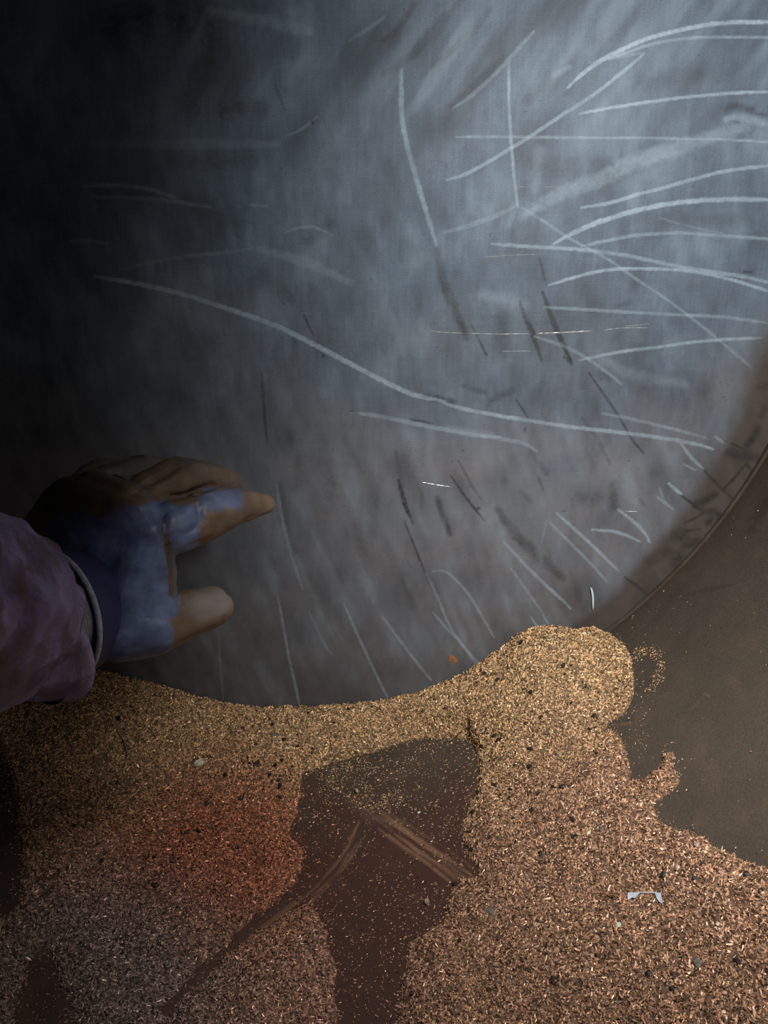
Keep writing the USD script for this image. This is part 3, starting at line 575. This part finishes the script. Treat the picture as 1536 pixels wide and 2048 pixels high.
# ------------------------------------------------------------------ the worker's arm: sleeve and glove
def J(x, y, depth, rpx):
    return at(x, y, depth), rpx * depth / FPX
def ball(j, k=1.0):
    return m3.Manifold.sphere(j[1] * k, 20).translate([float(c) for c in j[0]])
def bone(*js, k=1.0):
    return m3.Manifold.batch_hull([ball(j, k) for j in js])
wr, wu, th0 = J(205, 1232, .476, 60), J(100, 1078, .505, 62), J(240, 1262, .462, 62)
iM, mM, rM, lM = J(300, 1076, .466, 52), J(255, 1010, .47, 50), J(195, 985, .482, 48), J(135, 1000, .50, 44)
iP, iD, iT = J(400, 1034, .49, 53), J(466, 1012, .515, 39), J(528, 1008, .54, 21)
mP, mD, mT = J(358, 962, .505, 49), J(425, 962, .532, 35), J(462, 966, .553, 24)
rP, rD, rT = J(285, 952, .53, 42), J(345, 950, .566, 31), J(392, 968, .585, 24)
lP, lD, lT = J(203, 958, .55, 40), J(255, 952, .585, 29), J(292, 965, .602, 23)
tM, tI, tT = J(303, 1253, .468, 60), J(378, 1226, .488, 47), J(425, 1214, .503, 40)
hand_bones = [bone(wr, th0, iM), bone(wr, wu, iM, mM), bone(wu, mM, rM), bone(wu, rM, lM), bone(wr, th0, tM), bone(iM, tM, th0, k=.9),
    bone(iM, iP), bone(iP, iD), bone(iD, iT), bone(mM, mP), bone(mP, mD), bone(mD, mT), bone(rM, rP), bone(rP, rD), bone(rD, rT), bone(lM, lP), bone(lP, lD), bone(lD, lT), bone(tM, tI), bone(tI, tT)]
hm = m3.Manifold.batch_boolean(hand_bones, m3.OpType.Add).refine_to_length(0.0026).to_mesh()
hand = trimesh.Trimesh(hm.vert_properties[:, :3], hm.tri_verts, process=False)

trimesh.smoothing.filter_taubin(hand, lamb=.5, nu=.51, iterations=14)
HV = np.array(hand.vertices); HN = np.array(hand.vertex_normals)
wr_n = meshkit.fbm(HV * [70, 70, 140], 3, 91) - .5
ridge = 1 - np.abs(2 * meshkit.fbm(HV * 60 + 5, 2, 92) - 1)
hpx = proj(HV)
def near(pts, w):
    return np.exp(-(seg_dist(hpx, spline(pts, 6)) / w) ** 2)
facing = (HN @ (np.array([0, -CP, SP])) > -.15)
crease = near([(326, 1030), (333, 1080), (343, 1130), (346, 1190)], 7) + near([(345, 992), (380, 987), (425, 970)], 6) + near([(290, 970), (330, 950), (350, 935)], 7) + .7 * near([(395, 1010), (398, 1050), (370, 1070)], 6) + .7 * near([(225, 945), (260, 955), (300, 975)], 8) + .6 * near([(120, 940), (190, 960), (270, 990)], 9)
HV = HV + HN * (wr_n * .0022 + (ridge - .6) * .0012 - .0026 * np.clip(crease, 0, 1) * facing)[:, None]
hand = trimesh.Trimesh(HV, hand.faces, process=False)
# grime: brown on the fingers and along the edges, clean blue patches on the back, index finger and knuckle
back_blue = smooth01(-np.minimum.reduce([seg_dist(hpx, np.array(p, float)) for p in ([(240, 1080), (320, 1060)], [(200, 1120), (330, 1120)], [(230, 1200), (300, 1200)], [(215, 1260), (290, 1270)], [(150, 1080), (240, 1120)])]), -75, -30)
patch = np.maximum(near([(360, 1070), (385, 1030), (372, 1090)], 24), .75 * near([(420, 1000), (460, 1003)], 24))
dirt = np.clip(.95 - .95 * back_blue - .9 * patch, 0, 1)
dirt = np.maximum(dirt, .9 * near([(328, 1040), (338, 1090), (346, 1130), (347, 1190)], 9))
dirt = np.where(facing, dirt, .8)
dark = .75 * smooth01(hpx[:, 0], 190, 90) * (hpx[:, 1] < 1120) + .45 * near([(150, 1010), (230, 1030)], 40) + .3 * np.clip(crease, 0, 1)  # shade painted on the heel behind the sleeve and in the creases
pale = .55 * near([(400, 1215), (440, 1205)], 30) + .2 * near([(430, 1000), (460, 1000)], 20)
person = xf('person', at(150, 1200, .48))
org = np.array(at(150, 1200, .48))
tag(person, "person's left arm reaching in with a grimy blue work glove and stained purple-grey sleeve", 'person')
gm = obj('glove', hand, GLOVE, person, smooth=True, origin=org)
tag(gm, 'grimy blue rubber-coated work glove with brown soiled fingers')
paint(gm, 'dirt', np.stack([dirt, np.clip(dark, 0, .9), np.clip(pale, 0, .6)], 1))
def tube_sections(secs, n=96, fold=None):
    """Loft of rings; secs: (centre, axis direction, radius)."""
    rings = []
    a = np.linspace(0, 2 * math.pi, n, endpoint=False)
    for c, d, r in secs:
        d = d / np.linalg.norm(d); u = np.cross(d, [0, 0, 1.0]); u /= np.linalg.norm(u); v = np.cross(u, d)
        rr = r if np.ndim(r) else np.full(n, r)
        rings.append(c + rr[:, None] * (np.cos(a)[:, None] * u + np.sin(a)[:, None] * v))
    return np.array(rings)
def loft(rings, closed=True):
    m, n = rings.shape[:2]
    i = np.arange(n); j = (i + 1) % n
    F = np.vstack([np.vstack([np.stack([k * n + i, k * n + j, (k + 1) * n + j], 1), np.stack([k * n + i, (k + 1) * n + j, (k + 1) * n + i], 1)]) for k in range(m - 1)])
    return rings.reshape(-1, 3), F
C0, C1 = at(108, 1232, .447), at(172, 1212, .466)
ax = (C1 - C0) / np.linalg.norm(C1 - C0)
cr = [(C1 + ax * .004, ax, .032), (C1, ax, .0345), (C0 * .5 + C1 * .5, ax, .0375), (C0 + ax * .003, ax, .0395), (C0, ax, .0402), (C0, ax, .0388), (C0 + ax * .006, ax, .0375), (C0 * .5 + C1 * .5, ax, .0355), (C1, ax, .033)]
cuff = obj('cuff', loft(tube_sections(cr)), DARK_BLUE, gm, smooth=40, origin=org)
tag(cuff, 'dark blue flared cuff of the glove')
a = np.linspace(0, 2 * math.pi, 96)
rim_rings = [(C0 + ax * .0016 * math.cos(t) - ax * .0006, ax, .0395 + .0016 * math.sin(t)) for t in np.linspace(0, 2 * math.pi, 9)]
rm = obj('cuff_rim', loft(tube_sections(rim_rings)), PALE_KNIT, gm, smooth=True, origin=org)
tag(rm, 'pale worn rim of the glove cuff')
path = [(at(122, 1311, .424), 93 * .424 / FPX), (at(52, 1268, .408), 136 * .408 / FPX), (at(-15, 1238, .388), 178 * .388 / FPX), (at(-95, 1230, .355), 216 * .355 / FPX), (at(-230, 1225, .31), 258 * .31 / FPX),
        (np.array([-.20, .20, H - .105]), .056), (np.array([-.27, .10, H - .10]), .060), (np.array([-.33, -.02, H - .07]), .066)]
pc = spline([p for p, r in path], 8); pr = spline([(r, 0) for p, r in path], 8)[:, 0]
tang = np.gradient(pc, axis=0)
tang[:6] = ax * -np.linalg.norm(tang[:6], axis=1)[:, None]
secs = [(c, t, r) for c, t, r in zip(pc, tang, pr)]
rings = tube_sections(secs, 128)
cent = pc[:, None, :]
rad_dir = (rings - cent) / np.linalg.norm(rings - cent, axis=2)[..., None]
f1 = meshkit.fbm(rings @ np.array([[30, 6, 0], [6, 30, 14], [10, 0, 46.]]), 3, 111) - .5
f2 = 1 - np.abs(2 * meshkit.fbm(rings * [34, 20, 60] + 9, 2, 112) - 1)
grow = np.clip(np.arange(len(pc)) / 6, .25, 1)[:, None]
rings = rings + rad_dir * ((f1 * .010 + (f2 - .55) * .006) * grow)[..., None]
hem = [rings[0] + (pc[0] - rings[0]) * q + (-tang[0] / np.linalg.norm(tang[0])) * o_ for q, o_ in ((.10, -.012), (.08, -.002), (.04, .0012), (.01, .0012))]
rings = np.concatenate([np.array(hem), rings])
V, F = loft(rings)
n0 = len(V); V = np.vstack([V, rings[-1].mean(0)])
i = np.arange(128); F = np.vstack([F, np.stack([n0 - 128 + i, n0 - 128 + (i + 1) % 128, np.full(128, n0)], 1)])
sl = obj('sleeve', (V, F), CLOTH, person, smooth=True, origin=org)
tag(sl, 'loose purple-grey work sleeve with brown stains')
lin = [(at(75, 1262, .425), ax, .0265), (at(120, 1232, .44), ax, .027), (at(160, 1222, .456), ax, .026), (at(205, 1212, .475), ax, .022)]
ln = obj('inner_cuff', loft(tube_sections(lin, 64)), simple('pale_lining', (0.3, 0.28, 0.36), .9, scale=300), person, smooth=True, origin=org)
tag(ln, 'pale inner cuff tucked into the glove')

# ------------------------------------------------------------------ small things lying in the granules
def on_bed(px):
    px = np.atleast_2d(np.asarray(px, float)); r = np.full(len(px), R)
    P = on_shell(px, r)
    for _ in range(8):
        h, _s = bed_height(th_of(P), P[:, 1])
        r = .5 * r + .5 * (R - np.maximum(h, 0)); P = on_shell(px, r)
    return P
def frame(P):
    t = float(th_of(P)); up = np.array([-math.sin(t), 0, math.cos(t)])
    return np.array([math.cos(t), 0, math.sin(t)]), np.array([0, 1.0, 0]), up
def pebble(P, a, b, c, seed, yaw=0., tilt=0., n=16, lift=.3):
    """An irregular flat-faced lump resting at P, half sizes a, b, c."""
    r2 = np.random.default_rng(seed)
    q = r2.normal(size=(n, 3)); q /= np.linalg.norm(q, axis=1)[:, None]
    q *= r2.uniform(.82, 1.08, (n, 1))
    m = trimesh.convex.convex_hull(q * [a, b, c])
    m.apply_transform(trimesh.transformations.euler_matrix(tilt, tilt * .6, yaw))
    U, Vv, W = frame(P)
    v = np.array(m.vertices)
    return (v[:, :1] * U + v[:, 1:2] * Vv + (v[:, 2:] + c * lift) * W), np.array(m.faces)
def small(name, px, mat_, label, cat, size, seed, group=None, yaw=0., tilt=.2, lift=.4, n=16):
    P = on_bed(px)[0]
    m = obj(name, pebble(np.zeros(3) + P * 0 + P, *size, seed, yaw, tilt, n, lift), mat_, None, smooth=False)
    v = np.array(m.GetPointsAttr().Get()) + P
    m.GetPointsAttr().Set(Vt.Vec3fArray.FromNumpy((v - P).astype(np.float32)))
    m.AddTranslateOp().Set(Gf.Vec3d(*map(float, P)))
    tag(m, label, cat, group)
    return m
def cr(x0_, y0_, k, *p): return [(x0_ + k * x, y0_ + k * y) for x, y in p]
CH = cr(350, 1440, .1953, (745, 395), (760, 445), (695, 440), (815, 465), (845, 465), (855, 435), (970, 575), (1075, 580), (1060, 620), (990, 635), (1070, 690), (1080, 800), (1050, 780), (690, 800), (765, 810), (515, 575), (325, 870), (830, 255), (800, 65), (690, 90), (910, 30), (240, 1145), (645, 1320), (120, 1160), (1115, 205), (1255, 270), (1260, 155), (1100, 420), (1120, 560), (905, 715), (1195, 480), (1025, 470), (1170, 600))
CH += cr(900, 1150, .414, (165, 765), (215, 782), (182, 745), (240, 800), (155, 830), (550, 440), (556, 482), (590, 440), (345, 330), (395, 570), (370, 720), (545, 1025), (500, 1025), (215, 1020), (295, 1040), (600, 1190), (105, 1165), (140, 1045), (290, 1080), (150, 985), (700, 685), (705, 740), (680, 745), (710, 865), (735, 825), (360, 555), (385, 930), (655, 545), (395, 1140), (430, 1060), (105, 1330), (150, 900), (235, 510), (280, 440), (640, 520), (170, 478), (590, 620), (440, 690), (475, 665))
CH += cr(500, 1400, .39, (465, 32), (512, 50), (625, 40), (730, 57), (890, 60), (430, 120), (680, 140), (640, 175), (555, 180), (300, 70), (115, 130), (25, 230), (1145, 580), (1130, 680), (1125, 750), (1185, 310), (1175, 475), (1255, 440), (1445, 575), (1440, 260), (1330, 460), (1490, 790), (830, 1510), (1075, 1240), (1050, 950), (1000, 45), (1120, 150))
CH += cr(1000, 1500, .349, (415, 400), (185, 350), (75, 395), (235, 600), (715, 965), (1365, 1215), (1115, 740), (1480, 840), (990, 1370), (305, 1320), (940, 720), (860, 1290), (560, 1180), (1420, 715), (500, 1360))
CH += cr(0, 1380, .39, (525, 955), (520, 885), (565, 605), (670, 90), (605, 150), (820, 1275), (1215, 812), (1060, 590), (885, 880), (790, 860), (450, 470), (600, 480), (380, 700))
MARKS = [('cracked white husk', 399, 1526), ('flat grey pebble', 551, 1471), ('L-shaped black flake', 485, 1597), ('black lump', 310, 1772), ('torn paper scrap', 1292, 1798), ('oval greenish-grey pebble', 1119, 1512), ('dark pointed flake', 1206, 1657),
    ("pale pebble near sloping edge", 1397, 1692), ('upright pale stone', 714, 1584), ("ring-shaped spill", 1292, 1338), ("tongue-shaped spill", 1335, 1545), ("right heap's rounded top", 1120, 1262), ("heap's right notch", 1212, 1460),
    ("bare patch's upper right corner", 955, 1472), ('pale pebble on the bare patch', 855, 1806), ('short dark stick', 614, 1886), ("wide brown flake", 1396, 1925), ("bare patch's upper left corner", 592, 1548), ("orange rust spot", 906, 1317), ('lower edge of the glove', 230, 1328)]
DIRS = ['right of', 'below right of', 'below', 'below left of', 'left of', 'above left of', 'above', 'above right of']
ORDS = ['nearest', 'second', 'third', 'fourth', 'fifth', 'sixth', 'seventh', 'eighth', 'ninth']
chip_key = []
for x, y in CH:
    d_ = [math.hypot(x - m[1], y - m[2]) for m in MARKS]; j = int(np.argmin(d_))
    chip_key.append((j, int(round(math.degrees(math.atan2(y - MARKS[j][2], x - MARKS[j][1])) / 45)) % 8, d_[j]))
def chip_group(k):
    j, q, d_ = chip_key[k]
    o_ = sum(c[0] == j and c[1] == q and c[2] < d_ for c in chip_key)
    where = DIRS[q]
    return f'small black chip, {ORDS[o_]} {where} the {MARKS[j][0]}', 'black chips among the granules'
for k, (x, y) in enumerate(CH):
    lab, grp = chip_group(k)
    z = rng.uniform(.0013, .0025)
    small('black_chip', (x, y), BLACK_CHIP, lab, 'chip', (z * rng.uniform(.8, 1.5), z, z * .6), 1000 + k, grp, rng.uniform(0, 3), rng.uniform(-.3, .3), 1.0)
ONES = [('black_flake', (485, 1597), BLACK_CHIP, 'L-shaped elongated black flake on the reddish granules', 'flake', (.0042, .0018, .0008), .4), ('black_lump', (310, 1772), BLACK_CHIP, 'black lump lying in the dim granules at lower left', 'lump', (.0024, .0034, .0016), 1.6),
    ('dark_leaf', (1206, 1657), GREY_STONE, 'dark pointed flake on the granules below the tongue-shaped spill', 'flake', (.0042, .0018, .0008), .35), ('dark_disc', (1149, 1675), BLACK_CHIP, 'round dark disc on the granules below the pointed flake', 'disc', (.0026, .0021, .0008), 0.),
    ('dark_disc', (1126, 1574), BLACK_CHIP, 'round black bead on the upper right heap beside a pebble', 'disc', (.0021, .0021, .0012), 0.), ('grey_pebble', (551, 1471), GREY_STONE, 'flat grey pebble in the gold granules below the end plate', 'pebble', (.0042, .0034, .001), 0.),
    ('grey_pebble', (1119, 1512), simple('olive_pebble', (.3, .26, .19), .5, scale=600), 'oval greenish-grey pebble on the right heap', 'pebble', (.0018, .0036, .0014), .1), ('brown_flake', (980, 1822), GREY_STONE, 'brown flake at the right edge of the lower bare patch', 'flake', (.0028, .0036, .0008), .2),
    ('dark_stick', (614, 1886), BLACK_CHIP, 'short dark stick on the thin granules at bottom centre', 'stick', (.0036, .0011, .0008), -.7), ('dark_flake', (1396, 1925), GREY_STONE, 'wide flat brown flake near the lower right corner', 'flake', (.0036, .0028, .0008), .3),
    ('white_chip', (575, 1497), SHELL_WHITE, 'small white chip in the gold granules beside the grey pebble', 'chip', (.0030, .0015, .0010), -.1), ('white_chip', (504, 1535), SHELL_WHITE, 'tiny upright white chip by the cluster of black chips', 'chip', (.0011, .0018, .0012), .2),
    ('white_chip', (1358, 1736), SHELL_WHITE, 'small white chip on the granules above the torn paper', 'chip', (.0017, .0014, .001), .5), ('white_chip', (1238, 1851), SHELL_WHITE, 'squarish pale chip below the torn paper', 'chip', (.0024, .002, .0011), .6),
    ('pale_pebble', (1397, 1692), STONE, 'pale pebble near the sloping right edge of the granules', 'pebble', (.0022, .0024, .0016), .2), ('pale_pebble', (855, 1806), STONE, 'pale rounded pebble lying on the bare brown patch', 'pebble', (.0020, .0027, .0020), .2),
    ('pale_pebble', (714, 1584), STONE, 'upright pale stone at the top of the scuff marks', 'stone', (.0018, .0032, .0022), .1), ('white_chip', (838, 1626), SHELL_WHITE, 'small pale chip beside the right scuff mark on the bare patch', 'chip', (.002, .0012, .0009), .2),
    ('white_chip', (1077, 1764), SHELL_WHITE, 'tiny bright chip in the coppery granules right of the bare patch', 'chip', (.0007, .0014, .0009), .1), ('white_chip', (905, 1399), SHELL_WHITE, 'tiny bright chip at the foot of the end plate', 'chip', (.0011, .0011, .0009), .1),
    ('white_chip', (1436, 1849), SHELL_WHITE, 'tiny bright upright chip right of the torn paper', 'chip', (.0010, .0016, .0010), .1), ('white_chip', (881, 1358), SHELL_WHITE, 'small pale crumb where granules meet the end plate', 'crumb', (.0013, .0015, .0012), .4),
    ('white_chip', (1308, 1916), SHELL_WHITE, 'tiny bright chip low on the right below the torn paper', 'chip', (.0009, .0009, .0007), .1), ('grey_sliver', (1130, 1885), GREY_STONE, 'slim dark grey sliver among the granules at lower centre right', 'sliver', (.0012, .0034, .0008), -.2)]
for k, (nm, pxy, mt, lab, cat, sz, yw) in enumerate(ONES):
    small(nm, pxy, mt, lab, cat, sz, 3000 + k, None, yw, .15, .75, 22)
# the ribbed white husk
P = on_bed((399, 1526))[0]; U, W2, UP = frame(P)
hv = xf('husk', P)
tag(hv, 'cracked white husk with a dark side lying in the gold granules', 'husk')
def half_shell(w, l, hgt, sx_, seed):
    uu, vv = np.meshgrid(np.linspace(-1, 1, 13), np.linspace(-1, 1, 9), indexing='ij')
    edge_ = np.sqrt(np.clip(1 - uu ** 2, 0, 1))
    X = sx_ + w * vv * edge_; Y = l * uu; Z = hgt * (1 - vv ** 2) * edge_ * (1 + .12 * np.sin(uu * 9))
    v = np.stack([X.ravel(), Y.ravel(), Z.ravel()], 1); c_, s_ = math.cos(-.75), math.sin(-.75)
    v = np.stack([v[:, 0] * c_ - v[:, 1] * s_, v[:, 0] * s_ + v[:, 1] * c_, v[:, 2]], 1)
    v = np.vstack([v, v - [0, 0, .0006]]); f = grid_faces(13, 9)
    return v[:, :1] * U + v[:, 1:2] * W2 + (v[:, 2:] + .0006) * UP, np.vstack([f, f[:, ::-1] + 117])
obj('shell_half', half_shell(.0016, .0052, .0028, -.0014, 1), SHELL_WHITE, hv, smooth=True)
obj('shell_half', half_shell(.0015, .0046, .0024, .0016, 2), SHELL_WHITE, hv, smooth=True)
dk = obj('dark_side', tuple(np.array(x) for x in [(half_shell(.0018, .0050, .0022, -.0042, 3)[0]), half_shell(.0018, .0050, .0022, -.0042, 3)[1]]), BLACK_CHIP, hv, smooth=True)
tag(dk, 'dark side of the husk')
# torn paper half covered by granules
P = on_bed((1292, 1798))[0]; U, W2, UP = frame(P)
pp_ = xf('paper_scrap', P)
tag(pp_, 'pale blue-white torn paper scrap half covered by coppery granules', 'paper')
def scrap(pts):
    q = np.array([np.array(on_bed(p)[0]) for p in pts]) - P
    q = q + UP * .0016
    n_ = len(q); f = trimesh.creation.triangulate_polygon(Polygon([(v @ U, v @ W2) for v in q]), engine='earcut')
    v2, f2 = f
    up_h = np.array([q[np.argmin(np.hypot(q @ U - a_, q @ W2 - b_))] @ UP for a_, b_ in v2])
    v = v2[:, :1] * U + v2[:, 1:] * W2 + up_h[:, None] * UP
    m_ = len(v); i = np.arange(m_)
    return np.vstack([v, v - UP * .0004]), np.vstack([f2, f2[:, ::-1] + m_])
obj('torn_corner', scrap([(1258, 1788), (1282, 1788), (1277, 1794), (1272, 1799), (1266, 1798), (1258, 1803)]), FOIL, pp_, smooth=False)
obj('torn_corner', scrap([(1312, 1788), (1324, 1789), (1327, 1811), (1321, 1807), (1315, 1799)]), FOIL, pp_, smooth=False)
obj('edge_strip', scrap([(1280, 1787), (1314, 1787), (1314, 1789), (1280, 1788.5)]), FOIL, pp_, smooth=False)
# pale fibre against the plate and a dark hair in the granules
def strand(pts3, r0, n=8):
    C = spline(pts3, 8); t = np.gradient(C, axis=0)
    k = np.linspace(0, 1, len(C)); rr = r0 * np.sqrt(np.clip(1 - (2 * k - .9) ** 2 / 1.25, .03, 1))
    return loft(tube_sections([(c, d, r) for c, d, r in zip(C, t, rr)], n))
F0 = on_plate(np.array([(1181, 1174), (1184, 1186), (1185, 1200), (1185, 1218)], float)) - [0, .0016, 0]
fb = obj('fibre', strand(F0, .0012), FIBRE, None, smooth=True)
tag(fb, 'short pale blue-white splinter stuck upright on the end plate above the right heap', 'splinter')
HP = on_bed([(232, 1462), (246, 1485), (252, 1515), (246, 1540)]) 
HP = HP + np.array([frame(p)[2] for p in HP]) * .0012
tag(obj('hair', strand(HP, .0004, 6), BLACK_CHIP, None, smooth=True), 'thin dark curved hair on the dim granules below the cuff', 'hair')
